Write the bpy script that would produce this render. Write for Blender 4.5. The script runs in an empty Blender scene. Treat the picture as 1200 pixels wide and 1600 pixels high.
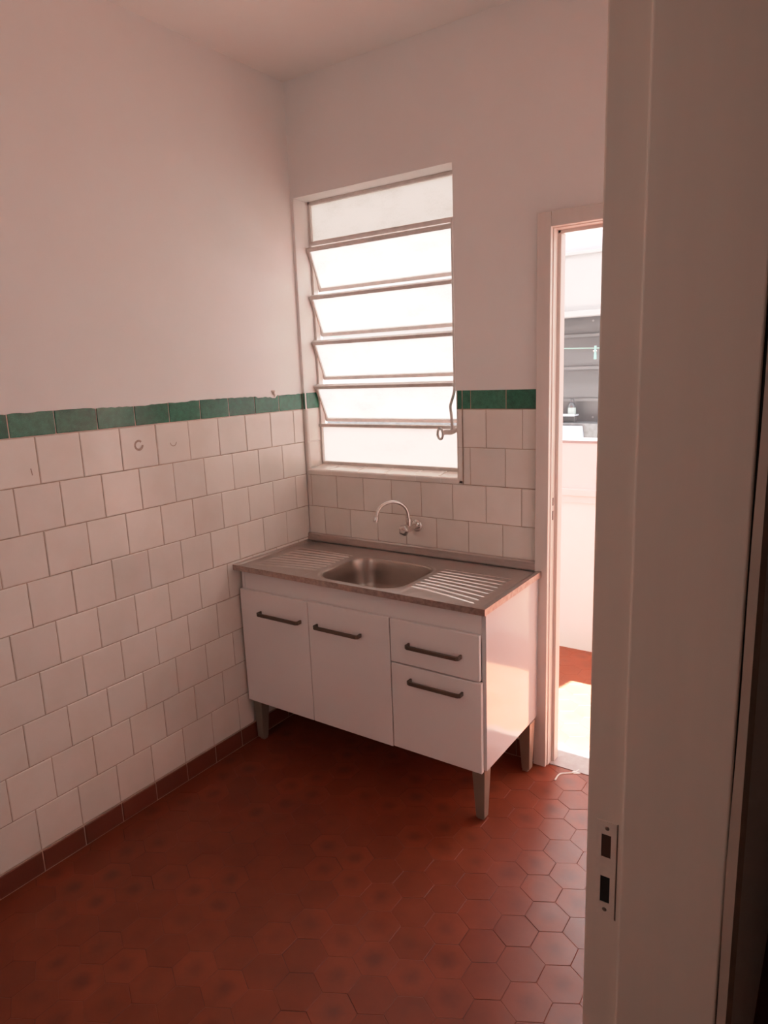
import bpy, math, random
from mathutils import Vector, Matrix, Quaternion
random.seed(7)
sc = bpy.context.scene
COL = sc.collection
T = 0.15

# ------------------------------------------------------------------ materials
def new_mat(name):
    m = bpy.data.materials.new(name); m.use_nodes = True
    nt = m.node_tree
    return m, nt, nt.nodes['Principled BSDF']
def N(nt, t, **kw):
    n = nt.nodes.new(t)
    for k, v in kw.items():
        if k in n.inputs: n.inputs[k].default_value = v
        else: setattr(n, k, v)
    return n
def lk(nt, a, ao, b, bi): nt.links.new(a.outputs[ao], b.inputs[bi])
def rgba(c): return (c[0], c[1], c[2], 1)
def ramp(nt, stops):
    r = N(nt, 'ShaderNodeValToRGB'); e = r.color_ramp.elements
    while len(e) < len(stops): e.new(0.5)
    for i, (p, c) in enumerate(stops): e[i].position = p; e[i].color = rgba(c)
    return r
def objcoord(nt, scale=(1, 1, 1)):
    tc = N(nt, 'ShaderNodeTexCoord'); mp = N(nt, 'ShaderNodeMapping'); mp.inputs['Scale'].default_value = scale
    lk(nt, tc, 'Object', mp, 'Vector'); return mp
def noise(nt, mp, scale, detail=4, rough=.55):
    n = N(nt, 'ShaderNodeTexNoise', Scale=scale, Detail=detail, Roughness=rough)
    lk(nt, mp, 'Vector', n, 'Vector'); return n
def bump(nt, b, src, so, strength, dist=.002):
    bp = N(nt, 'ShaderNodeBump', Strength=strength, Distance=dist)
    lk(nt, src, so, bp, 'Height'); lk(nt, bp, 'Normal', b, 'Normal'); return bp
def simple(name, c, rough=.5, metal=0, spec=.5, var=.06, vscale=9, bmp=0, bscale=150, stretch=(1, 1, 1)):
    m, nt, b = new_mat(name)
    mp = objcoord(nt, stretch); n = noise(nt, mp, vscale)
    r = ramp(nt, [(.3, [x * (1 - var) for x in c]), (.7, [min(1, x * (1 + var)) for x in c])])
    lk(nt, n, 'Fac', r, 'Fac'); lk(nt, r, 'Color', b, 'Base Color')
    b.inputs['Roughness'].default_value = rough; b.inputs['Metallic'].default_value = metal
    b.inputs['Specular IOR Level'].default_value = spec
    if bmp: bump(nt, b, noise(nt, mp, bscale), 'Fac', bmp)
    return m
def mixcol(nt, fac_node, fo, a, b_, blend='MIX'):
    mx = N(nt, 'ShaderNodeMix', data_type='RGBA', blend_type=blend)
    if fac_node is not None: lk(nt, fac_node, fo, mx, 0)
    for idx, v in ((6, a), (7, b_)):
        if isinstance(v, tuple) and hasattr(v[0], 'outputs'): nt.links.new(v[0].outputs[v[1]], mx.inputs[idx])
        else: mx.inputs[idx].default_value = rgba(v)
    return mx

WALL = (.84, .785, .755)
M = {}
M['plaster'] = simple('painted plaster', WALL, .62, var=.02, vscale=3, bmp=.06, bscale=60)
M['ceiling'] = simple('ceiling paint', (.86, .79, .745), .75, var=.03, vscale=2, bmp=.08, bscale=40)
M['laundry_white'] = simple('laundry white paint', (.86, .80, .77), .6, var=.02, vscale=4)
M['laundry_pink'] = simple('laundry pink paint', (.85, .66, .63), .5, var=.03, vscale=5)
M['grout'] = simple('wall grout', (.46, .34, .27), .9, var=.2, vscale=20)
M['floor_grout'] = simple('floor grout', (.085, .02, .0105), .8, var=.75, vscale=5)

def tile_mat(name, c, dark, rough, wave=.25):
    m, nt, b = new_mat(name)
    g = N(nt, 'ShaderNodeNewGeometry')
    r = ramp(nt, [(0, [x * .93 for x in c]), (.5, c), (1, [min(1, x * 1.05) for x in c])])
    lk(nt, g, 'Random Per Island', r, 'Fac')
    mp = objcoord(nt); n = noise(nt, mp, 7)
    st = ramp(nt, [(.25, (.93, .92, .9)), (.6, (1, 1, 1))]); lk(nt, n, 'Fac', st, 'Fac')
    mx = mixcol(nt, None, None, (r, 'Color'), (st, 'Color'), 'MULTIPLY'); mx.inputs[0].default_value = 1
    nt.links.new(mx.outputs[2], b.inputs['Base Color'])
    b.inputs['Roughness'].default_value = rough
    bump(nt, b, noise(nt, mp, 14, 2), 'Fac', wave, .0012)
    return m
M['tile'] = tile_mat('cream glazed tile', (.82, .735, .675), None, .17)
# green crackled glaze
m, nt, b = new_mat('green crackled glaze'); M['green'] = m
mp = objcoord(nt); v = N(nt, 'ShaderNodeTexVoronoi', Scale=260, feature='DISTANCE_TO_EDGE'); lk(nt, mp, 'Vector', v, 'Vector')
g = N(nt, 'ShaderNodeNewGeometry')
r1 = ramp(nt, [(0, (.012, .095, .055)), (.5, (.018, .125, .072)), (1, (.035, .16, .10))]); lk(nt, g, 'Random Per Island', r1, 'Fac')
r2 = ramp(nt, [(0, (1.9, 1.6, 1.6)), (.12, (1, 1, 1))]); lk(nt, v, 'Distance', r2, 'Fac')
n1 = noise(nt, mp, 45); r3 = ramp(nt, [(.3, (.7, .7, .7)), (.7, (1.25, 1.2, 1.2))]); lk(nt, n1, 'Fac', r3, 'Fac')
ma = mixcol(nt, None, None, (r1, 'Color'), (r2, 'Color'), 'MULTIPLY'); ma.inputs[0].default_value = 1
mb_ = mixcol(nt, None, None, (r1, 'Color'), (r3, 'Color'), 'MULTIPLY'); mb_.inputs[0].default_value = 1
nt.links.new(ma.outputs[2], mb_.inputs[6]); nt.links.new(mb_.outputs[2], b.inputs['Base Color'])
b.inputs['Roughness'].default_value = .26
bump(nt, b, n1, 'Fac', .3, .001)
# red skirting tile
M['red_skirt'] = tile_mat('dark red skirting tile', (.16, .04, .022), None, .35)
# waxed red hexagonal floor tile
m, nt, b = new_mat('waxed red hexagon tile'); M['hex'] = m
g = N(nt, 'ShaderNodeNewGeometry'); at = N(nt, 'ShaderNodeAttribute', attribute_name='rad')
mp = objcoord(nt)
r1 = ramp(nt, [(0, (.160, .032, .0125)), (.5, (.177, .0355, .0138)), (1, (.192, .039, .0155))]); lk(nt, g, 'Random Per Island', r1, 'Fac')
n1 = noise(nt, mp, 24); n2 = noise(nt, mp, 3.2)
ad = N(nt, 'ShaderNodeMath', operation='MULTIPLY_ADD'); lk(nt, n1, 'Fac', ad, 0); ad.inputs[1].default_value = .55; lk(nt, at, 'Fac', ad, 2)
r2 = ramp(nt, [(.40, (.60, .66, .78)), (.86, (1, 1, 1))]); lk(nt, ad, 'Value', r2, 'Fac')
gate = ramp(nt, [(.46, (0, 0, 0)), (.74, (.8, .8, .8))])          # worn centres only in some areas
rr = N(nt, 'ShaderNodeMath', operation='MULTIPLY_ADD'); lk(nt, g, 'Random Per Island', rr, 0); rr.inputs[1].default_value = .45
sub = N(nt, 'ShaderNodeMath', operation='SUBTRACT'); lk(nt, n2, 'Fac', sub, 0); sub.inputs[1].default_value = .18
lk(nt, sub, 'Value', rr, 2); lk(nt, rr, 'Value', gate, 'Fac')
dk = mixcol(nt, None, None, (r1, 'Color'), (r2, 'Color'), 'MULTIPLY'); nt.links.new(gate.outputs['Color'], dk.inputs[0])
r3 = ramp(nt, [(.3, (.86, .84, .84)), (.7, (1.1, 1.1, 1.1))]); n3 = noise(nt, mp, 9, 6); lk(nt, n3, 'Fac', r3, 'Fac')
fin = mixcol(nt, None, None, (dk, 2), (r3, 'Color'), 'MULTIPLY'); fin.inputs[0].default_value = 1
nt.links.new(dk.outputs[2], fin.inputs[6]); nt.links.new(fin.outputs[2], b.inputs['Base Color'])
rg = N(nt, 'ShaderNodeMapRange'); lk(nt, n3, 'Fac', rg, 'Value')
rg.inputs['To Min'].default_value = .33; rg.inputs['To Max'].default_value = .5; b.inputs['Specular IOR Level'].default_value = .27
lk(nt, rg, 'Result', b, 'Roughness')


def hexcopy():
    mm = M['hex'].copy(); mm.name = 'brightened red hexagon tile'
    for nd in mm.node_tree.nodes:
        if nd.type == 'VALTORGB' and nd.color_ramp.elements[0].color[0] < .2 and len(nd.color_ramp.elements) == 3:
            for e in nd.color_ramp.elements: e.color = (e.color[0] * 1.2, e.color[1] * 1.2, e.color[2] * 1.15, 1)
    return mm
M['hex_bright'] = hexcopy()  # lighter copy: sun patch brightness put into the laundry tile colour
M['frame'] = simple('painted window steel', (.66, .58, .54), .45, var=.08, vscale=30, bmp=.1, bscale=200)
M['wood'] = simple('painted door frame wood', (.70, .60, .55), .42, var=.03, vscale=6, bmp=.12, bscale=40, stretch=(6, 6, .5))
M['wood_near'] = simple('painted hall frame wood', (.71, .58, .495), .45, var=.02, vscale=5, bmp=.035, bscale=40, stretch=(6, 6, .5))
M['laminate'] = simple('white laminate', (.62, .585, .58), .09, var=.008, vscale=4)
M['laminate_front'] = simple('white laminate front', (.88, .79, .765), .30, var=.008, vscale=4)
M['handle'] = simple('bronze handle', (.12, .075, .055), .42, metal=.1, var=.1)
M['leg'] = simple('taupe leg', (.27, .21, .165), .38, metal=.3, var=.05)
M['chrome'] = simple('chrome', (.72, .66, .63), .16, metal=1, var=.05)
M['dark'] = simple('dark recess', (.012, .008, .006), .8)
M['rust'] = simple('rusty recess', (.06, .022, .012), .8)
M['plate'] = simple('painted strike plate', (.70, .57, .49), .4, var=.06, vscale=60)
M['screw'] = simple('screw', (.22, .16, .13), .4, metal=.5)
M['stone'] = simple('grey threshold stone', (.34, .265, .25), .6, var=.12, vscale=40, bmp=.1)
M['putty'] = simple('pale filler', (.72, .58, .52), .8, var=.08, vscale=60, bmp=.3, bscale=120)
M['hall'] = simple('hall paint', (.60, .48, .40), .8, var=.03)
M['halllight'] = simple('hall frame edge', (.50, .38, .31), .5)
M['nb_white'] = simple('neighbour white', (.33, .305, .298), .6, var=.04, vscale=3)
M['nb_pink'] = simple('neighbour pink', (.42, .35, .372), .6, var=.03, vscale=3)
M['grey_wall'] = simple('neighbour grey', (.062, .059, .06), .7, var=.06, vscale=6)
M['speckle'] = simple('speckled stone', (.075, .073, .075), .6, var=.35, vscale=25)
M['white_plastic'] = simple('white plastic', (.42, .455, .51), .35, var=.02)
M['coping'] = simple('parapet coping', (.34, .24, .235), .7, var=.05)  # colour darkened to tone down the sky light on the parapet top
M['teal'] = simple('teal plastic', (.35, .85, .82), .4, var=.03)
M['rope'] = simple('pale green rope', (.33, .66, .58), .7)
M['bottle_body'] = simple('grey bottle', (.03, .03, .033), .3)
M['bottle_label'] = simple('pale mint label', (.22, .27, .25), .5)

# brushed steel
m, nt, b = new_mat('brushed steel'); M['steel'] = m
mp = objcoord(nt, (4, 160, 20)); n = noise(nt, mp, 6, 3)
r = ramp(nt, [(.2, (.47, .415, .39)), (.8, (.62, .545, .515))]); lk(nt, n, 'Fac', r, 'Fac'); lk(nt, r, 'Color', b, 'Base Color')
b.inputs['Metallic'].default_value = 1
rg = N(nt, 'ShaderNodeMapRange'); lk(nt, n, 'Fac', rg, 'Value'); rg.inputs['To Min'].default_value = .24; rg.inputs['To Max'].default_value = .36
lk(nt, rg, 'Result', b, 'Roughness'); bump(nt, b, n, 'Fac', .05, .0005)
M['steel_edge'] = simple('stained steel edge', (.44, .34, .30), .42, metal=.8, var=.28, vscale=60)
M['steel_bowl'] = simple('steel bowl', (.40, .33, .29), .33, metal=1, var=.06, vscale=20)

# frosted window glass: light passes diffusely through it
def frosted(name, tint, dirt):
    m = bpy.data.materials.new(name); m.use_nodes = True; nt = m.node_tree; nt.nodes.clear()
    out = N(nt, 'ShaderNodeOutputMaterial')
    mp = objcoord(nt, (1, 1, 2.2)); n = noise(nt, mp, 5, 8, .75); n2 = noise(nt, mp, 170, 2)
    ad = N(nt, 'ShaderNodeMath', operation='MULTIPLY_ADD'); lk(nt, n2, 'Fac', ad, 0); ad.inputs[1].default_value = .35; lk(nt, n, 'Fac', ad, 2)
    r = ramp(nt, [(.40, [t * dirt for t in tint]), (.66, tint)]); lk(nt, ad, 'Value', r, 'Fac')
    tr = N(nt, 'ShaderNodeBsdfTranslucent'); lk(nt, r, 'Color', tr, 'Color')
    tp = N(nt, 'ShaderNodeBsdfTransparent'); lk(nt, r, 'Color', tp, 'Color')
    gl = N(nt, 'ShaderNodeBsdfGlossy', Roughness=.3)
    m1 = N(nt, 'ShaderNodeMixShader'); m1.inputs[0].default_value = .06; lk(nt, tr, 'BSDF', m1, 1); lk(nt, tp, 'BSDF', m1, 2)
    m2 = N(nt, 'ShaderNodeMixShader'); m2.inputs[0].default_value = .05; lk(nt, m1, 'Shader', m2, 1); lk(nt, gl, 'BSDF', m2, 2)
    lk(nt, m2, 'Shader', out, 'Surface'); return m
M['glass'] = frosted('frosted glass', (.72, .70, .685), .80)
M['glass_top'] = frosted('hammered frosted glass', (.50, .465, .44), .80)
M['glass_low'] = frosted('clean frosted glass', (.70, .665, .64), .90)

# neighbour window: grey glass with soft horizontal bands and pale specks
m, nt, b = new_mat('grey reflective glazing'); M['nb_glass'] = m
mp = objcoord(nt); w = N(nt, 'ShaderNodeTexWave', Scale=1.25, bands_direction='Z', Distortion=.6, Detail=2); lk(nt, mp, 'Vector', w, 'Vector')
r = ramp(nt, [(.35, (.037, .036, .0375)), (.9, (.052, .051, .053))]); lk(nt, w, 'Fac', r, 'Fac')
v = N(nt, 'ShaderNodeTexVoronoi', Scale=9); lk(nt, mp, 'Vector', v, 'Vector')
r2 = ramp(nt, [(.05, (1, 1, 1)), (.085, (0, 0, 0))]); lk(nt, v, 'Distance', r2, 'Fac')
mx = mixcol(nt, r2, 'Color', (r, 'Color'), (.15, .143, .14)); nt.links.new(mx.outputs[2], b.inputs['Base Color'])
b.inputs['Roughness'].default_value = .4

# ------------------------------------------------------------------ geometry helpers
class MB:
    def __init__(s): s.v = []; s.f = []; s.m = []; s.attr = []
    def poly(s, pts, faces, mi=0, attr=None):
        o = len(s.v); s.v += [tuple(p) for p in pts]
        s.f += [[o + i for i in f] for f in faces]; s.m += [mi] * len(faces)
        s.attr += list(attr) if attr else [0] * len(pts)
        return s
    def box(s, x0, x1, y0, y1, z0, z1, mi=0):
        p = [(x0, y0, z0), (x1, y0, z0), (x1, y1, z0), (x0, y1, z0), (x0, y0, z1), (x1, y0, z1), (x1, y1, z1), (x0, y1, z1)]
        return s.poly(p, [(0, 3, 2, 1), (4, 5, 6, 7), (0, 1, 5, 4), (1, 2, 6, 5), (2, 3, 7, 6), (3, 0, 4, 7)], mi)
    def frustum(s, bot, top, z0, z1, mi=0):   # bot/top: (x0,x1,y0,y1)
        p = [(bot[0], bot[2], z0), (bot[1], bot[2], z0), (bot[1], bot[3], z0), (bot[0], bot[3], z0),
             (top[0], top[2], z1), (top[1], top[2], z1), (top[1], top[3], z1), (top[0], top[3], z1)]
        return s.poly(p, [(0, 3, 2, 1), (4, 5, 6, 7), (0, 1, 5, 4), (1, 2, 6, 5), (2, 3, 7, 6), (3, 0, 4, 7)], mi)
    def prism(s, outline, z0, z1, mi=0, axis='z'):
        n = len(outline)
        def mk(a, b, c): return {'z': (a, b, c), 'y': (a, c, b), 'x': (c, a, b)}[axis]
        p = [mk(a, b, z0) for a, b in outline] + [mk(a, b, z1) for a, b in outline]
        f = [list(range(n))[::-1], list(range(n, 2 * n))] + [(i, (i + 1) % n, n + (i + 1) % n, n + i) for i in range(n)]
        return s.poly(p, f, mi)
    def tube(s, pts, rad, seg=14, mi=0, smooth=True, caps=True):
        pts = [Vector(p) for p in pts]
        if smooth and len(pts) > 2:
            q = []
            for i in range(len(pts) - 1):
                p0, p1, p2, p3 = pts[max(i - 1, 0)], pts[i], pts[i + 1], pts[min(i + 2, len(pts) - 1)]
                for k in range(6):
                    t = k / 6
                    q.append(.5 * ((2 * p1) + (p2 - p0) * t + (2 * p0 - 5 * p1 + 4 * p2 - p3) * t * t + (3 * p1 - p0 - 3 * p2 + p3) * t ** 3))
            pts = q + [pts[-1]]
        n = len(pts); rads = rad if isinstance(rad, list) else [rad] * n
        if len(rads) != n: rads = [rads[min(len(rads) - 1, int(i / n * len(rads)))] for i in range(n)]
        d = (pts[1] - pts[0]).normalized()
        u = d.orthogonal().normalized(); vs = []
        for i, p in enumerate(pts):
            dn = (pts[min(i + 1, n - 1)] - pts[max(i - 1, 0)]).normalized()
            u = (d.rotation_difference(dn) @ u); d = dn; w = d.cross(u)
            for k in range(seg):
                a = 2 * math.pi * k / seg
                vs.append(p + (u * math.cos(a) + w * math.sin(a)) * rads[i])
        f = [(i * seg + k, i * seg + (k + 1) % seg, (i + 1) * seg + (k + 1) % seg, (i + 1) * seg + k) for i in range(n - 1) for k in range(seg)]
        if caps: f += [list(range(seg))[::-1], [(n - 1) * seg + k for k in range(seg)]]
        return s.poly(vs, f, mi)
    def lathe(s, prof, origin, direction, seg=28, mi=0, lobes=0, amp=0):   # prof: (radius, along)
        o = Vector(origin); q = Vector((0, 0, 1)).rotation_difference(Vector(direction).normalized())
        vs = []
        for r, h in prof:
            for k in range(seg):
                a = 2 * math.pi * k / seg; rr = r * (1 + amp * math.cos(lobes * a)) if lobes else r
                vs.append(o + q @ Vector((rr * math.cos(a), rr * math.sin(a), h)))
        n = len(prof)
        f = [(i * seg + k, i * seg + (k + 1) % seg, (i + 1) * seg + (k + 1) % seg, (i + 1) * seg + k) for i in range(n - 1) for k in range(seg)]
        f += [list(range(seg))[::-1], [(n - 1) * seg + k for k in range(seg)]]
        return s.poly(vs, f, mi)
    def build(s, name, mats, parent=None, bevel=0, smooth=False, attr=False, seg=2, kind=None, label=None):
        me = bpy.data.meshes.new(name); me.from_pydata(s.v, [], s.f)
        mats = mats if isinstance(mats, (list, tuple)) else [mats]
        for mm in mats: me.materials.append(mm)
        me.polygons.foreach_set('material_index', s.m)
        if attr:
            a = me.attributes.new('rad', 'FLOAT', 'POINT'); a.data.foreach_set('value', s.attr)
        me.update()
        if smooth:
            me.polygons.foreach_set('use_smooth', [True] * len(me.polygons))
            try: me.set_sharp_from_angle(angle=math.radians(38))
            except Exception: pass
        o = bpy.data.objects.new(name, me); COL.objects.link(o)
        if bevel:
            b = o.modifiers.new('bevel', 'BEVEL'); b.width = bevel; b.segments = seg; b.limit_method = 'ANGLE'; b.angle_limit = math.radians(40)
        if parent is not None:
            o.parent = parent
            if parent.type == 'EMPTY': o.matrix_parent_inverse = Matrix.Translation(-Vector(parent.location))
        if kind: o['kind'] = kind
        if label: o['label'] = label
        return o
def empty(name, loc=(0, 0, 0), label=None, cat=None, kind=None):
    o = bpy.data.objects.new(name, None); COL.objects.link(o); o.location = loc; o.empty_display_size = .05
    if label: o['label'] = label
    if cat: o['category'] = cat
    if kind: o['kind'] = kind
    return o
def tag(o, label, cat): o['label'] = label; o['category'] = cat; return o
S = 'structure'

def tiles(mb, cells, to3, inset=.0035, h=.003, gap=.0008, jit=.0006, mi=0):
    """bevelled tiles; cells are (u0,u1,v0,v1); to3(u,v,depth) gives the point"""
    for u0, u1, v0, v1 in cells:
        if u1 - u0 < .006 or v1 - v0 < .006: continue
        a, b_, c, d = u0 + gap, u1 - gap, v0 + gap, v1 - gap
        i = min(inset, (b_ - a) * .3, (d - c) * .3)
        j = [random.uniform(-jit, jit) for _ in range(3)]
        def dep(u, v): return h + j[0] + j[1] * ((u - u0) / (u1 - u0) - .5) * 2 + j[2] * ((v - v0) / (v1 - v0) - .5) * 2
        o = [(a, c), (b_, c), (b_, d), (a, d)]
        k = i * .35
        mid = [(a + k, c + k), (b_ - k, c + k), (b_ - k, d - k), (a + k, d - k)]
        n = [(a + i, c + i), (b_ - i, c + i), (b_ - i, d - i), (a + i, d - i)]
        p = [to3(*q, 0) for q in o] + [to3(*q, dep(*q) * .72) for q in mid] + [to3(*q, dep(*q)) for q in n]
        f = [(8, 9, 10, 11)]
        for r_ in (0, 4):
            f += [(r_ + q, r_ + (q + 1) % 4, r_ + 4 + (q + 1) % 4, r_ + 4 + q) for q in range(4)]
        mb.poly(p, f, mi)

# ------------------------------------------------------------------ room dimensions
XR, YF, H = 1.858, -3.3, 2.79       # right wall, front wall, ceiling height
WT = .14                             # wall thickness
# ---- floor
def hexfloor(name, x0, x1, y0, y1, base, mat='hex'):
    mb = MB(); cx0, cy0, px, py = 1.4185, -.454, .115, .0972
    hw, s_ = px / 2, py * 2 / 3
    for j in range(-45, 40):
        for i in range(-30, 30):
            cx = cx0 + px * i + (hw if j % 2 else 0); cy = cy0 + py * j
            if cx < x0 or cx > x1 or cy < y0 or cy > y1: continue
            def ring(k, z, tilt):
                return [(cx + a * k, cy + b_ * k, z + tilt[0] * a + tilt[1] * b_) for a, b_ in
                        ((0, s_), (-hw, s_ / 2), (-hw, -s_ / 2), (0, -s_), (hw, -s_ / 2), (hw, s_ / 2))]
            tl = (random.uniform(-.008, .008), random.uniform(-.008, .008))
            g1 = 1 - random.choice([.0005, .0005, .002, .009])
            p = [(cx, cy, 0)] + ring(.5, 0, tl) + ring(g1 - .022, 0, tl) + ring(g1, -.0007, tl)
            f = [(0, 1 + k, 1 + (k + 1) % 6) for k in range(6)]
            for r_ in (1, 7): f += [(r_ + k, r_ + 6 + k, r_ + 6 + (k + 1) % 6, r_ + (k + 1) % 6) for k in range(6)]
            mb.poly(p, f, 0, [0] + [.5] * 6 + [.97] * 6 + [1] * 6)
    mb.box(*base, 1)
    return mb.build(name, [M[mat], M['floor_grout']], attr=True, kind=S)
hexfloor('floor', -.05, 3.05, YF - .04, .04, (-.1, 3.1, YF - .1, WT, -.06, -.0007))
hexfloor('floor_laundry', -.95, 2.5, .17, 1.26, (-1.0, 2.6, WT, 1.3, -.06, -.0007), 'hex_bright')
th = MB(); th.box(1.14, 1.86, .012, .142, -.02, .0035)
th.build('trim_threshold', M['stone'], bevel=.002, kind=S)
# pale cement smear in the joints beside the threshold
pc = MB(); pc.tube([(1.252, -.085, .001), (1.2535, -.038, .0012), (1.283, -.012, .0012), (1.300, .004, .0012), (1.309, .030, .0012)], .0035, seg=8)
pc.lathe([(.0, 0), (.016, .0005), (.012, .0022), (0, .0026)], (1.303, .012, .0005), (0, 0, 1), seg=10, lobes=3, amp=.25)
pc.build('trim_cement_smear', M['putty'], smooth=True, kind=S)

# ---- left wall
wl = MB(); wl.box(-.16, -.003, YF, .0, 0, H + .1)
n = 220; zs = []
for i in range(n + 1):
    y = YF + (0 - YF) * i / n
    z = 1.503 + .0025 * math.sin(y * 9) + random.uniform(-.0018, .0018)
    if abs(y + .185) < .02: z = 1.503 - .016 * (1 - abs(y + .185) / .02)
    if abs(y + .245) < .05: z -= .003
    zs.append((y, z))
pts = [(.0015, y, z) for y, z in zs] + [(.0015, y, H + .02) for y, z in zs] + [(-.003, y, z) for y, z in zs]
f = [(i, i + 1, n + 2 + i, n + 1 + i) for i in range(n)] + [(2 * n + 2 + i, 2 * n + 3 + i, i + 1, i) for i in range(n)]
wl.poly(pts, f)
wall_left = wl.build('wall_left', M['plaster'], kind=S)
def L3(u, v, d): return (-.003 + d, u, v)
def runs(j0, lo, hi, top):            # joint positions going down from top with one at j0
    js = [top]; y = j0
    while y > top - .0: y -= T
    while y > lo: js.append(y); y -= T
    js.append(lo); return js
cells = []
odd = {1: -.0688, 3: -.082, 5: -.084, 7: -.086, 9: -.0877}; even = {2: -.157, 4: -.158, 6: -.160, 8: -.162}
for r_ in range(1, 10):
    z1 = 1.43 - T * (r_ - 1); js = runs(odd.get(r_, even.get(r_)), YF, 0, -.0005)
    for a, b_ in zip(js[1:], js[:-1]): cells.append((a, b_, z1 - T, z1))
mb = MB(); mb.box(-.0045, -.0022, YF, -.0003, .08, 1.43, 1); tiles(mb, cells, L3)
mb.build('tile_cladding', [M['tile'], M['grout']], wall_left, label='cream glazed square tiles laid in running bond')
js = [-.0005] + [-.008 - .1485 * k for k in range(23)]
mb = MB(); mb.box(-.0045, -.0022, YF, -.0003, 1.43, 1.506, 1)
tiles(mb, [(a, b_, 1.4305, 1.507) for a, b_ in zip(js[1:], js[:-1])], L3, gap=.0014, inset=.002)
mb.build('green_border', [M['green'], M['putty']], wall_left, label='row of green crackle glazed border tiles')
# filler blob above the border, stains left by old fixings
mb = MB()
mb.lathe([(.0, 0), (.010, .001), (.009, .005), (.004, .009), (0, .010)], (.001, -.192, 1.517), (1, 0, 0), seg=14, lobes=3, amp=.3)
mb.lathe([(.0, 0), (.006, .001), (.005, .004), (0, .006)], (.001, -.184, 1.503), (1, 0, 0), seg=12, lobes=2, amp=.4)
mb.build('plaster_lump', M['putty'], wall_left, smooth=True)
def ringmark(y, z, r0, r1, n0, n1, nn=24):
    p = []; f = []
    for k in range(n0, n1 + 1):
        a = 2 * math.pi * k / nn
        p += [(.0012, y + r0 * math.cos(a), z + r0 * math.sin(a)), (.0012, y + r1 * math.cos(a), z + r1 * math.sin(a))]
    for k in range(n1 - n0): f.append((2 * k, 2 * k + 1, 2 * k + 3, 2 * k + 2))
    return p, f
M['stain'] = simple('tile stain', (.36, .25, .20), .4, var=.25, vscale=120)
mb = MB(); mb.poly(*ringmark(-.897, 1.362, .012, .0195, 3, 24)); mb.poly(*ringmark(-.746, 1.357, .012, .015, 12, 24))
mb.poly([(.0012, -1.297, 1.333), (.0012, -1.293, 1.333), (.0012, -1.291, 1.313), (.0012, -1.294, 1.311)], [(0, 1, 2, 3)])
mb.build('fixing_mark', M['stain'], wall_left)
# skirting
mb = MB(); mb.box(-.0045, .002, YF, -.0003, 0, .0795, 1)
js = [-.0005] + [-.0877 - T * k for k in range(22)]
tiles(mb, [(a, b_, .0015, .0785) for a, b_ in zip(js[1:], js[:-1])], lambda u, v, d: (.002 + d, u, v), gap=.0016, h=.0035, inset=.003)
mb.build('baseboard_left', [M['red_skirt'], M['grout']], kind=S)

# ---- back wall with window and door openings
WX0, WX1, WZ0, WZ1 = .015, .797, 1.172, 2.333
DX0, DX1, DZ = 1.140, 1.856, 2.098
wb = MB()
wb.box(-.16, WX0, .003, WT, 0, H + .1); wb.box(WX0, WX1, .003, WT, 0, WZ0 - .0245); wb.box(WX0, WX1, .003, WT, WZ1, H + .1)
wb.box(WX1, DX0, .003, WT, 0, H + .1); wb.box(DX0, DX1, .003, WT, DZ, H + .1); wb.box(DX1, XR + .14, .003, WT, 0, H + .1)
# plaster coat above the border, in front of the masonry and tile
pb = -.0015
wb.box(0.0, WX0, pb, .004, 1.503, H); wb.box(WX0, WX1, pb, .004, WZ1, H); wb.box(WX1, DX0, pb, .004, 1.503, H); wb.box(DX0, XR + .01, pb, .004, DZ, H)
wall_back = wb.build('wall_back', M['plaster'], kind=S)
def B3(u, v, d): return (u, .003 - d, v)
cells = []
def brow(z0, z1, j0, lo, hi):
    js = [lo]; x = j0
    while x <= lo + .004: x += T
    while x < hi - .004: js.append(x); x += T
    js.append(hi)
    for a, b_ in zip(js[:-1], js[1:]): cells.append((a, b_, z0, z1))
ph = [.925 - T * 6, .855 - T * 6, .0228, .094, .0228, .094, .0228, .094, .0228]
for r_ in range(9):
    z1 = 1.43 - T * r_; z0 = z1 - T
    lo = .824 if z0 > 1.12 else .0005
    brow(z0, z1, ph[r_] - T * 2, lo, 1.1365)
    if r_ == 1: pass
mb = MB(); mb.box(.0005, 1.1365, .0022, .0045, .08, 1.13, 1); mb.box(.797, 1.1365, .0022, .0045, 1.12, 1.506, 1)
tiles(mb, cells, B3)
mb.build('tile_cladding', [M['tile'], M['grout']], wall_back, label='cream glazed square tiles around the window')
mb = MB(); tiles(mb, [(.8005, .822, 1.4305, 1.507), (.824, .860, 1.4305, 1.507), (.860, 1.009, 1.4305, 1.507), (1.009, 1.136, 1.4305, 1.507),
                      (.001, .0135, 1.4305, 1.505)], B3, gap=.0012, inset=.002)
mb.build('green_border', [M['green'], M['putty']], wall_back, label='green crackle glazed border tiles on both sides of window')
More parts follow.
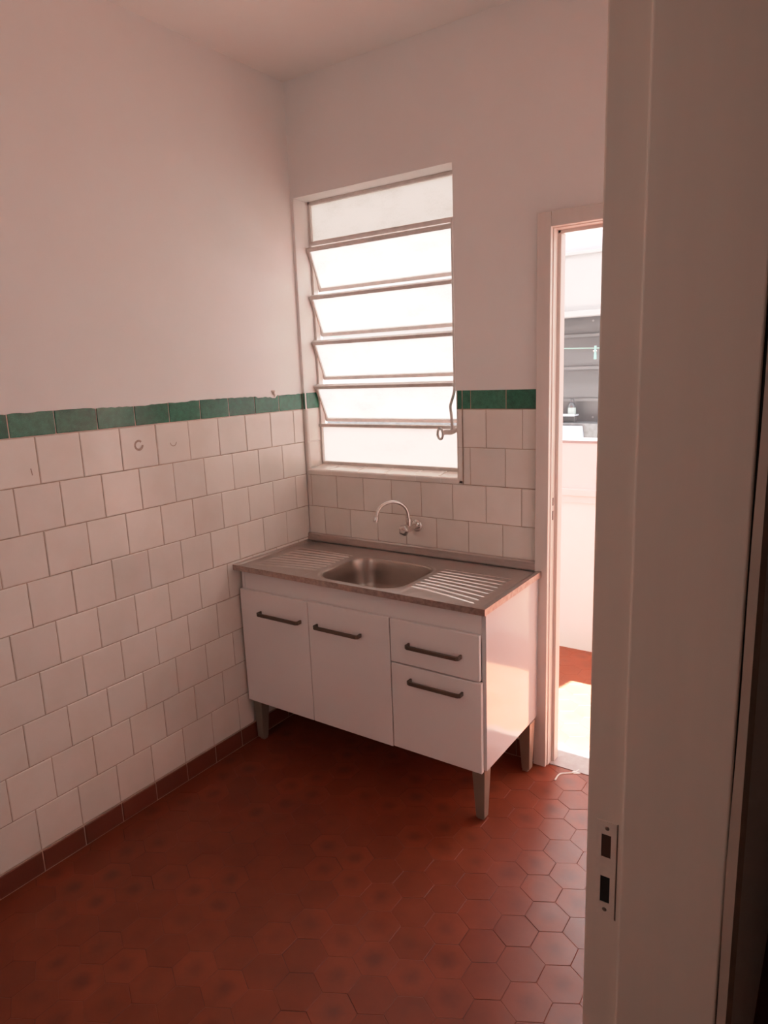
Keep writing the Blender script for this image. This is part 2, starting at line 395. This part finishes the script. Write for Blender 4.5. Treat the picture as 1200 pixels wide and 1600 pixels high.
# rounded trim tiles round the opening
tr = MB()
def qround(p0, p1, across, outn, w=.024, d=.012, lift=.0045):
    # a half-rounded strip running p0->p1; 'across' is its width direction, 'outn' points out of the wall
    p0, p1, ac, on = Vector(p0), Vector(p1), Vector(across), Vector(outn); k = 7; vs = []
    for p in (p0, p1):
        for i in range(k + 1):
            t = i / k; a = t * math.pi / 2
            vs.append(p + ac * (w * (1 - math.sin(a)) if False else w * t) + on * (lift * math.cos(a * .0) - d * (t ** 3)))
    f = [(i, i + 1, k + 2 + i, k + 1 + i) for i in range(k)]
    tr.poly(vs, f)
for a, b_ in [(.002, .15), (.15, .30), (.30, .45), (.45, .60), (.60, .72), (.72, .822)]:
    # lower strip: from z 1.131 up to the sill edge, rounding inwards
    pz = []; k = 8
    for xx in (a + .0007, b_ - .0007):
        for i in range(k + 1):
            t = i / k
            if t < .55: pz.append((xx, -.002, 1.1315 + .0150 * t / .55))
            else:
                an = (t - .55) / .45 * math.pi / 2
                pz.append((xx, -.002 + .014 * (1 - math.cos(an)), 1.1465 + .0090 * math.sin(an)))
    tr.poly(pz, [(i, k + 1 + i, k + 2 + i, i + 1) for i in range(k)])
for z0, z1 in [(1.133, 1.28), (1.28, 1.43)]:
    for side in (0, 1):
        pz = []; k = 8
        for zz in (z0 + .0007, z1 - .0007):
            for i in range(k + 1):
                t = i / k
                if side == 0: xs, dr = .001, 1
                else: xs, dr = .8225, -1
                wd = .008 if side == 0 else .017
                if t < .55: pz.append((xs + dr * wd * t / .55, -.002, zz))
                else:
                    an = (t - .55) / .45 * math.pi / 2
                    pz.append((xs + dr * (wd + .010 * math.sin(an)), -.002 + .012 * (1 - math.cos(an)), zz))
        tr.poly(pz, [(i, i + 1, k + 2 + i, k + 1 + i) if side == 0 else (i + 1, i, k + 1 + i, k + 2 + i) for i in range(k)])
tr.build('edge_tile', M['tile'], wall_back, smooth=True, label='rounded cream edging tiles framing the window')
# tiles lining the recess: sill, jambs
mb = MB()
def sill3(u, v, d): return (u, v, WZ0 - .0225 + .0185 * v / .135 + d)
tiles(mb, [(a, b_, .011, .135) for a, b_ in [(.018, .13), (.13, .28), (.28, .43), (.43, .58), (.58, .70), (.70, .796)]], sill3)
def jl3(u, v, d): return (WX0 - .0005 + d, u, v)
def jr3(u, v, d): return (WX1 + .0005 - d, u, v)
mb2 = MB()
for fn in (jl3, jr3):
    tiles(mb, [(.010, .135, 1.158, 1.28), (.010, .135, 1.28, 1.43)], fn)
    tiles(mb2, [(.010, .135, 1.4305, 1.505)], fn, gap=.0012, inset=.002)
mb.build('sill_tile', M['tile'], wall_back, label='cream tiles lining the window sill and jambs')
mb2.build('green_border', M['green'], wall_back)
bb = MB(); bb.box(.003, 1.137, -.001, .003, 0, .079, 1); tiles(bb, [(.003 + T * k, min(1.137, .003 + T * (k + 1)), .0015, .078) for k in range(8)], lambda u, v, d: (u, -.001 - d, v))
bb.build('baseboard_back', [M['red_skirt'], M['grout']], kind=S)

# ---- right wall (with the doorway the picture is taken through), front wall, ceiling
HY0, HY1, HZ = -2.46, -1.623, 2.10
wr = MB(); wr.box(XR, 2.02, HY1 + .03, 0.003, 0, H + .1); wr.box(XR, 2.02, YF, HY0 - .03, 0, H + .1); wr.box(XR, 2.02, HY0 - .03, HY1 + .03, HZ + .03, H + .1)
wr.build('wall_right', M['plaster'], kind=S)
MB().box(-.16, 3.1, YF - .14, YF, 0, H + .1).build('wall_front', M['plaster'], kind=S)
MB().box(-.16, 3.1, YF - .14, WT, H, H + .1).build('ceiling', M['ceiling'], kind=S)
wh = MB(); wh.box(3.0, 3.1, YF, .14, 0, H + .1); wh.box(2.02, 3.0, .0, .14, 0, H + .1)
wh.build('wall_hall', M['hall'], kind=S)

# ------------------------------------------------------------------ window: fixed top and bottom lights, four tilting sashes
win = empty('window_1', (.406, .1, WZ0), kind=S)
FX0, FX1, FY = .016, .796, .105
fr = MB()
fr.box(FX0, FX0 + .012, FY - .012, FY + .018, WZ0, WZ1); fr.box(FX1 - .012, FX1, FY - .012, FY + .018, WZ0, WZ1)
fr.box(FX0, FX1, FY - .012, FY + .018, WZ1 - .014, WZ1); fr.box(FX0, FX1, FY - .010, FY + .018, WZ0 - .010, WZ0 + .008)
fr.box(FX0, FX1, FY - .014, FY + .012, 2.146, 2.166); fr.box(FX0, FX1, FY - .020, FY + .012, 1.343, 1.357)
fr.build('window_frame', M['frame'], win, bevel=.0015)
p = MB(); p.box(FX0 + .010, FX1 - .010, FY, FY + .004, 2.160, WZ1 - .010); p.build('pane', M['glass_top'], win, label='fixed top pane of hammered frosted glass')
p = MB(); p.box(FX0 + .010, FX1 - .010, FY, FY + .004, WZ0 + .006, 1.347); p.build('pane', M['glass_low'], win, label='fixed bottom pane of frosted glass')
SX0, SX1 = .020, .772
tops = [2.138, 1.933, 1.734, 1.536]; bots = [1.957, 1.759, 1.561, 1.368]
for i, (zt, zb) in enumerate(zip(tops, bots)):
    yt, yb = .074, .146
    d = Vector((0, yb - yt, zb - zt)); L_ = d.length; d.normalize(); nn = Vector((0, -d.z, d.y)).normalized()
    if nn.y > 0: nn = -nn
    def bar(mb, x0, x1, a0, a1, n0, n1):
        o = Vector((0, yt, zt)); ps = []
        for xx in (x0, x1):
            for a, n_ in ((a0, n0), (a1, n0), (a1, n1), (a0, n1)):
                q = o + d * a + nn * n_; ps.append((xx, q.y, q.z))
        mb.poly(ps, [(0, 1, 2, 3), (7, 6, 5, 4), (0, 4, 5, 1), (1, 5, 6, 2), (2, 6, 7, 3), (3, 7, 4, 0)])
    s_ = MB()
    bar(s_, SX0, SX1, 0, .016, -.012, .012); bar(s_, SX0, SX1, L_ - .015, L_, -.010, .010)
    bar(s_, SX0, SX0 + .013, 0, L_, -.006, .010); bar(s_, SX1 - .013, SX1, 0, L_, -.006, .010)
    sash = s_.build('sash', M['frame'], win, bevel=.0012)
    g_ = MB(); bar(g_, SX0 + .010, SX1 - .010, .010, L_ - .010, -.002, .002)
    g_.build('pane', M['glass'], sash, label='tilted frosted glass pane')
# linkage rod and pull lever
rd = MB(); rd.tube([(.768, .045, 2.15), (.768, .045, 1.535)], .0065, seg=10, smooth=False)
for zt in tops: rd.box(.755, .776, .045, .075, zt - .014, zt - .006)
rod = rd.build('linkage_rod', M['frame'], win, smooth=True)
lv = MB()
lv.tube([(.770, .04, 1.535), (.771, .034, 1.50), (.766, .03, 1.475), (.757, .026, 1.445), (.758, .024, 1.43), (.762, .024, 1.40), (.764, .024, 1.365), (.764, .024, 1.348)], .006, seg=10)
lv.tube([(.788, .05, 1.350), (.775, .035, 1.345), (.760, .022, 1.337), (.745, .012, 1.338), (.733, .003, 1.337)], .0105, seg=10)
ring = [(.722 + .019 * math.cos(a), 0.0 - .012 * math.cos(a), 1.331 + .021 * math.sin(a) ) for a in [2 * math.pi * k / 22 for k in range(23)]]
lv.tube(ring,   .0052, seg=8, smooth=False)
lv.build('pull_lever', M['frame'], win, smooth=True)

# ------------------------------------------------------------------ laundry door frame
d1 = empty('door_1', (1.5, 0, 0), kind=S)
def jamb(flip):
    pr = [(1.136, -.02), (1.1865, -.02), (1.1865, -.001), (1.1905, -.001), (1.1905, .036), (1.203, .036), (1.203, .080), (1.136, .080)]
    return [(2.996 - x, y) for x, y in pr][::-1] if flip else pr
mb = MB(); mb.prism(jamb(False), .001, DZ + .004); mb.build('jamb', M['wood'], d1, bevel=.0022)
mb = MB(); mb.prism(jamb(True), .001, DZ + .004); mb.build('jamb', M['wood'], d1, bevel=.0022)
hd = [(-.02, 2.102), (-.02, 2.0515), (-.001, 2.0515), (-.001, 2.0475), (.036, 2.0475), (.036, 2.035), (.080, 2.035), (.080, 2.102)]
mb = MB(); mb.prism(hd, 1.187, 1.809, axis='x'); mb.build('head', M['wood'], d1, bevel=.0022)
sp = MB(); sp.box(1.189, 1.1912, .009, .026, .995, 1.125)
spo = sp.build('strike_plate', M['wood'], d1, bevel=.0006)
mb = MB(); mb.box(1.190, 1.1917, .013, .022, 1.070, 1.100); mb.box(1.190, 1.1917, .013, .022, 1.015, 1.050); mb.build('latch_hole', M['dark'], spo)

# ------------------------------------------------------------------ near doorway frame
d2 = empty('door_2', (1.94, HY1, 0), kind=S)
# side jamb (faces -y): rebate with strike plate, then the stop towards the hall
pr = [(1.8586, -1.6262), (1.9052, -1.6262), (1.9052, -1.6352), (2.0228, -1.6352), (2.0228, -1.59), (1.8586, -1.59)]
mb = MB(); mb.prism(pr[::-1], .001, HZ + .03); jm = mb.build('jamb', M['wood_near'], d2, bevel=.0028, seg=3)
# sockets cut visually by inset dark pockets
pl = MB()
def plate_xz(pts, y): return [(x, y, z) for x, z in pts]
out = [(1.8728, 1.0160), (1.8975, 1.0160), (1.8972, .8770), (1.8715, .8770), (1.8715, .9990), (1.8728, 1.0030)]
def frame_plate(mb, y):
    # plate as strips around two slots
    X0, X1 = 1.8720, 1.8972; hx0, hx1 = 1.8782, 1.8904
    for x0, x1, z0, z1 in [(X0, hx0, .877, 1.016), (hx1, X1, .877, 1.016), (hx0, hx1, .9975, 1.016), (hx0, hx1, .9365, .9645), (hx0, hx1, .877, .898)]:
        mb.box(x0, x1, y, y + .0022, z0, z1)
frame_plate(pl, -1.6276)
plo = pl.build('strike_plate', M['plate'], d2, label='painted lock strike plate with two slots')
mb = MB(); mb.box(1.8784, 1.8902, -1.6268, -1.6258, .9645, .9975, 0); mb.box(1.8784, 1.8902, -1.6268, -1.6258, .898, .9365, 1)
mb.build('latch_hole', [M['rust'], M['dark']], plo)
mb = MB()
for x, z in [(1.8850, 1.0068), (1.8846, .8875)]: mb.lathe([(0, 0), (.0030, 0), (.0022, .0009), (0, .0012)], (x, -1.6276, z), (0, -1, 0), seg=14)
mb.build('screw', M['screw'], plo, smooth=True)
gr = MB(); gr.box(1.8976, 1.8987, -1.6268, -1.6261, .8755, 1.0165)
gr.build('plate_recess', M['screw'], plo)
# casing on the hall side, with an irregular gap to the jamb
cs = MB(); prf = []
nz = 40
L0 = []; 
for i in range(nz + 1):
    z = .001 + (HZ + .05) * i / nz
    L0.append((2.0246 + .0010 * math.sin(z * 5.1) + .0006 * math.sin(z * 17), z))
ps = []
for x, z in L0:
    ps += [(x, -1.6345, z), (2.0342, -1.6345, z), (2.0342, -1.56, z), (x, -1.56, z)]
fs = []
for i in range(nz):
    for k in range(4): fs.append((4 * i + k, 4 * i + (k + 1) % 4, 4 * i + 4 + (k + 1) % 4, 4 * i + 4 + k))
cs.poly(ps, fs + [(3, 2, 1, 0), tuple(4 * nz + k for k in range(4))])
cs.build('casing', M['halllight'], d2, label='narrow hall-side casing strip')
mb = MB(); mb.box(2.020, 2.027, -1.63, -1.60, 0, HZ); mb.build('casing_gap', M['dark'], d2)
# other jamb and head of this doorway
mb = MB(); mb.prism([(1.8586, HY0 - .03), (1.8586, HY0), (1.9052, HY0), (1.9052, HY0 + .009), (2.0228, HY0 + .009), (2.0228, HY0 - .03)][::-1], .001, HZ + .03)
mb.build('jamb', M['wood_near'], d2, bevel=.0028)
mb = MB(); mb.box(1.8586, 2.0228, HY0 + .001, -1.6352, HZ, HZ + .03); mb.build('head', M['wood_near'], d2)

# ------------------------------------------------------------------ sink cabinet
cab = empty('sink_cabinet', (.58, -.25, 0), 'white kitchen cabinet on tapered legs, with two doors and two drawers, under the steel sink', 'cabinet')
CX0, CX1, CY0, CY1, CZ0, CZ1 = .012, 1.150, -.470, -.012, .216, .7955
c = MB()
c.box(CX0, CX0 + .016, CY0, CY1, CZ0, CZ1); c.box(CX0 + .016, CX1 - .016, CY0 + .002, CY1, CZ0, CZ0 + .016); c.box(CX0 + .016, CX1 - .016, CY1 - .006, CY1, CZ0 + .016, CZ1)
c.box(CX0 + .016, CX1 - .016, CY0 + .0015, CY0 + .018, .700, CZ1); c.box(.764, .780, CY0 + .003, CY1 - .006, CZ0 + .016, .70)
c.build('carcass', M['laminate_front'], cab, bevel=.0012)
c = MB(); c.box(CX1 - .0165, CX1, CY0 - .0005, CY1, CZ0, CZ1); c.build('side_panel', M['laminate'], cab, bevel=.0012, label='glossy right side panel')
def handle(parent, x0, x1, z):
    y0 = parent['fy']; o = -.030; t = .0075; ch = .010
    out = [(x0, y0), (x0, y0 + o + ch * .6), (x0 + ch, y0 + o), (x1 - ch, y0 + o), (x1, y0 + o + ch * .6), (x1, y0), (x1 - t, y0), (x1 - t, y0 + o + ch * .9), (x1 - ch - t * .4, y0 + o + t), (x0 + ch + t * .4, y0 + o + t), (x0 + t, y0 + o + ch * .9), (x0 + t, y0)]
    h = MB(); h.prism(out, z - .0075, z + .0075); h.build('handle', M['handle'], parent, bevel=.0018)
def front(name, x0, x1, z0, z1, hx0, hx1, hz, yf=-.488):
    mb = MB(); mb.box(x0, x1, yf, CY0 - .0012, z0, z1)
    o = mb.build(name, M['laminate_front'], cab, bevel=.002); o['fy'] = yf
    handle(o, hx0, hx1, hz)
    del o['fy']; return o
front('door', .013, .3835, .206, .712, .125, .350, .624)
front('door', .3865, .7705, .206, .716, .428, .646, .624)
front('drawer', .7755, 1.1325, .552, .716, .852, 1.068, .630)
front('drawer', .7755, 1.1385, .210, .546, .856, 1.072, .495)
for x, y, sx, sy in [(.035, -.435, 1, 1), (.035, -.055, 1, -1), (1.110, -.435, -1, 1), (1.128, -.075, -1, -1)]:
    mb = MB(); a, t = .0165, .026
    # taper inwards on the inner sides
    ox = -.006 * sx; oy = -.006 * sy
    mb.frustum((x - a + ox * .5, x + a + ox * .5, y - a + oy * .5, y + a + oy * .5), (x - t, x + t, y - t, y + t), .010, CZ0 - .0005)
    mb.box(x - .012, x + .012, y - .012, y + .012, .0002, .012)
    mb.build('leg', M['leg'], cab, bevel=.002)

# ------------------------------------------------------------------ steel sink top
snk = empty('sink', (.58, -.25, .8), 'stainless steel sink top with one bowl between two ribbed drainboards, lying on the white cabinet', 'sink')
SX, SYF, SYB, SZ = 1.163, -.505, -.004, .820
bx0, bx1, by0, by1, br = .402, .786, -.462, -.140, .085
def sdf(x, y):
    cx, cy = (bx0 + bx1) / 2, (by0 + by1) / 2; qx, qy = abs(x - cx) - (bx1 - bx0) / 2 + br, abs(y - cy) - (by1 - by0) / 2 + br
    return math.hypot(max(qx, 0), max(qy, 0)) + min(max(qx, qy), 0) - br
def sm(a, b_, t):
    t = max(0, min(1, (t - a) / (b_ - a))); return t * t * (3 - 2 * t)
def height(x, y):
    z = SZ
    # raised rolled rim around a lower pan
    e = min(x - 0.0, SX - x, y - SYF)
    z -= .0045 * sm(.012, .026, e)
    for side in (0, 1):
        if side: x0, x1 = .815, 1.100; t = (x - x0) / (x1 - x0)
        else: x0, x1 = .365, .070; t = (x - x0) / (x1 - x0)
        if -.04 < t < 1.04:
            amp = sm(-.015, .03, t) * (1 - sm(.975, 1.01, t))
            for i in range(8):
                yl = -.392 + .0305 * i; yr = -.452 + .0375 * i
                yy = yl + (yr - yl) * (max(t, 0) ** 1.4)
                dd = (y - yy) / .0040
                if abs(dd) < 3: z += (.0027 if side else .0046) * amp * math.exp(-dd * dd)
            if -.468 < y < -.15: z -= .0016 * amp
    s_ = sdf(x, y)
    z -= .002 * (1 - sm(.0, .02, s_))
    return z
nx, ny = 400, 330
xs = [SX * i / nx for i in range(nx + 1)]; ys = [SYF + (-.02 - SYF) * j / ny for j in range(ny + 1)]
vs = [(x, y, height(x, y)) for y in ys for x in xs]
f = []
for j in range(ny):
    for i in range(nx):
        if sdf((xs[i] + xs[i + 1]) / 2, (ys[j] + ys[j + 1]) / 2) < .0015: continue
        a = j * (nx + 1) + i; f.append((a, a + 1, a + nx + 2, a + nx + 1))
mb = MB(); mb.poly(vs, f); mb.build('drainboard', M['steel'], snk, smooth=True)
# apron edge, splashback
mb = MB(); mb.box(.0, SX, SYF - .0005, SYF + .001, .7965, SZ - .0008); mb.box(SX - .001, SX + .0005, SYF, -.006, .7965, SZ - .0008)
mb.build('front_edge', M['steel_edge'], snk, bevel=.0004, label='stained folded edge')
mb = MB(); mb.prism([(-.020, SZ - .001), (-.018, .848), (-.014, .853), (-.003, .853), (-.003, SZ - .001)], .001, SX, axis='x')
mb.build('splashback', M['steel'], snk, bevel=.0015)
# bowl: rounded rings going down
def rring(off, z, nn=14):
    p = []; r = max(br + off, .012)
    X0, X1, Y0, Y1 = bx0 - off, bx1 + off, by0 - off, by1 + off
    for cx, cy, a0 in ((X1 - r, Y1 - r, 0), (X0 + r, Y1 - r, 90), (X0 + r, Y0 + r, 180), (X1 - r, Y0 + r, 270)):
        for k in range(nn + 1):
            a = math.radians(a0 + 90 * k / nn); p.append((cx + r * math.cos(a), cy + r * math.sin(a), z))
    return p
prof = [(.007, .8138), (.003, .8142), (0, .8130), (-.003, .8095), (-.006, .800), (-.012, .760), (-.018, .715), (-.024, .698), (-.034, .687), (-.048, .682), (-.075, .680), (-.11, .679)]
mb = MB(); rings = [rring(o, z) for o, z in prof]; k = len(rings[0]); vs = [q for r in rings for q in r]
f = [(i * k + j, (i + 1) * k + j, (i + 1) * k + (j + 1) % k, i * k + (j + 1) % k) for i in range(len(rings) - 1) for j in range(k)] + [[(len(rings) - 1) * k + j for j in range(k)]]
mb.poly(vs, f); bowl = mb.build('bowl', M['steel_bowl'], snk, smooth=True, label='rounded rectangular steel bowl')
mb = MB(); mb.lathe([(.0, 0), (.041, 0), (.040, .0025), (.032, .0015), (.028, -.001 + .002), (0, .001)], (.594, -.30, .6795), (0, 0, 1)); mb.build('drain', M['chrome'], bowl, smooth=True)

# ------------------------------------------------------------------ tap
tap = empty('tap', (.60, 0, .94), 'chrome wall tap with curved swivel spout above the sink', 'tap')
mb = MB(); mb.lathe([(.0, 0), (.026, 0), (.026, .003), (.021, .009), (.013, .012), (0, .012)], (.598, .0005, .94), (0, -1, 0)); mb.build('wall_flange', M['chrome'], tap, smooth=True)
mb = MB(); mb.lathe([(.0, 0), (.0115, 0), (.0115, .028), (.0155, .032), (.0165, .05), (.0155, .066), (.010, .070), (.008, .078), (0, .078)], (.598, -.012, .94), (0, -1, 0))
mb.lathe([(.0, 0), (.011, 0), (.011, .018), (.0135, .019), (.0135, .032), (.009, .036), (0, .036)], (.598, -.062, .950), (0, 0, 1)); mb.build('body', M['chrome'], tap, smooth=True)
mb = MB(); mb.lathe([(.0, 0), (.014, 0), (.0215, .004), (.023, .012), (.021, .019), (.013, .022), (.010, .0215), (0, .021)], (.598, -.088, .94), (0, -1, 0), seg=40, lobes=5, amp=.09); mb.build('knob', M['chrome'], tap, smooth=True)
mb = MB(); sp = [(.598, -.062, .980), (.596, -.064, 1.006), (.589, -.071, 1.030), (.575, -.086, 1.048), (.557, -.106, 1.057), (.540, -.125, 1.056), (.523, -.145, 1.046), (.513, -.158, 1.028), (.509, -.163, 1.010), (.506, -.166, .994)]
mb.tube(sp, .0070, seg=14); spo = mb.build('spout', M['chrome'], tap, smooth=True)
mb = MB(); mb.lathe([(.0, 0), (.0105, 0), (.0110, .018), (.0085, .022), (0, .022)], (.5045, -.168, .982), (.12, .12, 1)); mb.build('aerator', M['chrome'], spo, smooth=True)

# ------------------------------------------------------------------ laundry beyond
pw = MB(); pw.box(-.95, 2.5, 1.190, 1.34, 0, .849); pw.build('wall_laundry_parapet', M['laundry_white'], kind=S)
pk = MB(); pk.box(-.95, 2.5, 1.192, 1.34, .925, 1.172); pk.box(-.95, 2.5, 1.186, 1.346, 1.172, 1.186, 1); pk.build('trim_parapet_upper', [M['laundry_pink'], M['coping']], kind=S)
lg = MB(); lg.box(-.95, 2.5, 1.160, 1.20, .889, .926); lg.box(-.95, 2.5, 1.172, 1.20, .849, .889); lg.build('trim_parapet_ledge', M['laundry_pink'], bevel=.003, kind=S)
MB().box(-1.05, -.95, WT, 1.34, 0, H).build('wall_laundry_left', M['laundry_white'], kind=S)
MB().box(2.5, 2.6, WT, 1.34, 0, H).build('wall_laundry_right', M['laundry_white'], kind=S)
wx = MB(); wx.box(-1.05, -.16, .0, WT, 0, H); wx.box(1.998, 2.6, .14, .2, 0, H); wx.build('wall_laundry_inner', M['laundry_white'], kind=S)
# unseen slab over the laundry; edge and added overhang shaped to bound the sun patch
MB().prism([(-1.05, 0.14), (2.6, .14), (2.6, 1.08), (1.08, 1.08), (1.31, 2.0), (-1.05, 2.0)], H, H + .1).build('ceiling_laundry', M['laundry_white'], kind=S)

line = MB(); lp = []
for i in range(25):
    x = -.94 + 3.43 * i / 24; t = (x - .75) / 1.7
    lp.append((x, .6, 1.6535 + .045 * (x - 1.08) ** 2 - .035 * (x - 1.08)))
line.tube(lp, .0022, seg=6, smooth=False)
tag(line.build('clothesline', M['rope'], smooth=True), 'thin pale green clothesline strung across the laundry beyond the door', 'clothesline')
zc = 1.6535 + .045 * (.0735) ** 2 - .035 * .0735
pin = empty('clothespin', (1.1535, .6, zc - .03), 'teal plastic clothespin clipped on the clothesline', 'clothespin')
for s_ in (-1, 1):
    mb = MB(); mb.prism([(.6 + s_ * .0012, zc + .010), (.6 + s_ * .0048, zc + .010), (.6 + s_ * .0052, zc - .012), (.6 + s_ * .0090, zc - .046), (.6 + s_ * .0062, zc - .047), (.6 + s_ * .0026, zc - .010)][::s_], 1.1500, 1.1575, axis='x')
    mb.build('jaw', M['teal'], pin, bevel=.0008)
mb = MB(); mb.tube([(1.146, .6, zc - .013), (1.161, .6, zc - .013)], .0034, seg=10, smooth=False); mb.build('spring', M['chrome'], pin, smooth=True)

# neighbouring building across the narrow shaft
nb = empty('neighbouring_building', (.5, 2.7, 0), 'pale neighbouring building with a wide grey window across the shaft, seen through the laundry door', 'building')
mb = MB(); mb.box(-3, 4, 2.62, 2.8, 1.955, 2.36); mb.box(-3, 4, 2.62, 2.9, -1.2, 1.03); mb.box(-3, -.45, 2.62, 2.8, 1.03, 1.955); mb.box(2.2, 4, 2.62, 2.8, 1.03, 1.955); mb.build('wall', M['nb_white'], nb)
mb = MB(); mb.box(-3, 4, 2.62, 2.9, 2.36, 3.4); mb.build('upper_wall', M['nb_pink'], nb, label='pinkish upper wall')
mb = MB(); mb.box(-3, 4, 2.585, 2.70, 1.920, 1.960); mb.box(-3, 4, 2.60, 2.66, 2.345, 2.368); mb.build('cornice', M['nb_white'], nb, bevel=.004)
mb = MB(); mb.box(-.47, 2.22, 2.74, 2.78, 1.0, 1.97)
wn = mb.build('window', M['nb_glass'], nb, label='wide grey window with faint horizontal bands')
mb = MB()
for z in (1.78, 1.545, 1.31): mb.box(-.45, 2.2, 2.728, 2.742, z, z + .022)
mb.build('glazing_bar', M['grey_wall'], wn)
mb = MB(); mb.box(-3, 4, 2.56, 2.73, 1.0, 1.160); mb.box(-3, 4, 2.50, 2.565, .98, 1.0295); mb.build('stone_ledge', M['speckle'], nb, bevel=.006, label='grey speckled stone ledge')
# things on that ledge
ws = MB(); o_ = [(.05, 1.03), (.472, 1.03), (.458, 1.142), (.05, 1.142)]
ws.prism(o_, 2.535, 2.557, axis='y')
tag(ws.build('panel', M['white_plastic'], bevel=.003), 'white flat panel with slanted right edge leaning on the grey stone ledge', 'panel')
sh = empty('shelf', (.28, 2.66, 1.16), 'small pale shelf tray on the grey stone ledge under the bottle', 'shelf')
mb = MB(); mb.box(.12, .382, 2.60, 2.69, 1.208, 1.218); mb.box(.12, .382, 2.597, 2.601, 1.208, 1.224); mb.build('tray', M['white_plastic'], sh, bevel=.001)
for bx in (.13, .365):
    mb = MB(); mb.box(bx, bx + .010, 2.63, 2.66, 1.1603, 1.2078); mb.build('bracket', M['grey_wall'], sh)
bt = empty('bottle', (.345, 2.645, 1.2182), 'small grey bottle with pale mint label on the pale shelf tray', 'bottle')
mb = MB(); mb.lathe([(0, 0), (.026, 0), (.029, .004), (.029, .062), (.027, .070), (.020, .084), (.012, .090), (.011, .096), (0, .096)], (.345, 2.645, 1.2182), (0, 0, 1)); mb.build('body', M['bottle_body'], bt, smooth=True)
mb = MB(); mb.lathe([(.0292, .004), (.0296, .006), (.0296, .048), (.0292, .050)], (.345, 2.645, 1.2182), (0, 0, 1)); mb.build('label_band', M['bottle_label'], bt, smooth=True)
mb = MB(); mb.lathe([(0, 0), (.013, 0), (.013, .016), (.010, .019), (0, .019)], (.345, 2.645, 1.314), (0, 0, 1)); mb.build('cap', M['bottle_body'], bt, smooth=True)

# ------------------------------------------------------------------ light
SUN, SKY, LAMP = 100.0, 5.4, 105.0
w = bpy.data.worlds.new('World'); sc.world = w; w.use_nodes = True
nt = w.node_tree; bg = nt.nodes['Background']
tc = N(nt, 'ShaderNodeTexCoord'); sx = N(nt, 'ShaderNodeSeparateXYZ'); lk(nt, tc, 'Generated', sx, 'Vector')
r = ramp(nt, [(0, (.30, .22, .20)), (.48, (.8, .74, .72)), (.55, (1, .95, .93)), (1, (.86, .90, 1))])
mr = N(nt, 'ShaderNodeMapRange'); mr.inputs['From Min'].default_value = -1; lk(nt, sx, 'Z', mr, 'Value'); lk(nt, mr, 'Result', r, 'Fac')
lk(nt, r, 'Color', bg, 'Color'); bg.inputs['Strength'].default_value = SKY
sl = bpy.data.lights.new('sun', 'SUN'); sl.energy = SUN; sl.angle = math.radians(.55); sl.color = (1, .97, .91)
so = bpy.data.objects.new('sun', sl); COL.objects.link(so)
to_sun = Vector((.08, .3376, 1)).normalized()
so.rotation_euler = to_sun.to_track_quat('Z', 'Y').to_euler()
al = bpy.data.lights.new('pane fill', 'AREA'); al.shape = 'RECTANGLE'; al.size = 2.6; al.size_y = .9; al.energy = LAMP; al.color = (1, .98, .955)  # added lamp out of view, brightens the window panes beside the sky
ao = bpy.data.objects.new('pane fill', al); COL.objects.link(ao)
ao.location = (.45, 1.72, 2.55)
ao.rotation_euler = (Vector((.45, 1.72, 2.55)) - Vector((.45, .1, 1.6))).normalized().to_track_quat('Z', 'X').to_euler()

# added fill lamp on the closed front wall, behind the viewer
fl = bpy.data.lights.new('front fill', 'AREA'); fl.shape = 'RECTANGLE'; fl.size = .9; fl.size_y = .9; fl.energy = 2.2; fl.color = (1, .93, .88)
fo = bpy.data.objects.new('front fill', fl); COL.objects.link(fo)
fo.location = (.75, YF + .02, 1.95); fo.rotation_euler = (math.radians(90), 0, 0)

# ------------------------------------------------------------------ camera
cam = bpy.data.cameras.new('camera'); co = bpy.data.objects.new('camera', cam); COL.objects.link(co)
co.location = (2.10293138, -2.41456009, 1.58835665)
co.rotation_mode = 'XYZ'
co.rotation_euler = (math.radians(78.36754283), math.radians(2.14443376), math.radians(34.2541872))
cam.sensor_fit = 'VERTICAL'; cam.sensor_height = 36; cam.lens = 36 * 1069.388 / 1600; cam.clip_start = .01
sc.camera = co
vs_ = sc.view_settings
vs_.view_transform = 'Standard'; vs_.look = 'None'; vs_.exposure = .98; vs_.gamma = 1
# soft highlight shoulder, as a phone camera applies
vs_.use_curve_mapping = True; cm = vs_.curve_mapping
cm.white_level = (10, 10, 10); cv = cm.curves[3]
for x, y in [(.0125, .122), (.025, .225), (.05, .375), (.1, .51), (.2, .71), (.4, .90), (.7, .98)]: cv.points.new(x, y)
cv.points[0].location = (0, 0); cv.points[-1].location = (1, 1)
for p_ in cv.points: p_.handle_type = 'AUTO_CLAMPED'
cm.update()
sc.cycles.max_bounces = 7; sc.cycles.diffuse_bounces = 5; sc.cycles.glossy_bounces = 3; sc.cycles.transmission_bounces = 6; sc.cycles.transparent_max_bounces = 6
sc.cycles.use_adaptive_sampling = False; sc.cycles.time_limit = 1200
sc.cycles.sample_clamp_indirect = 4; sc.cycles.use_denoising = True
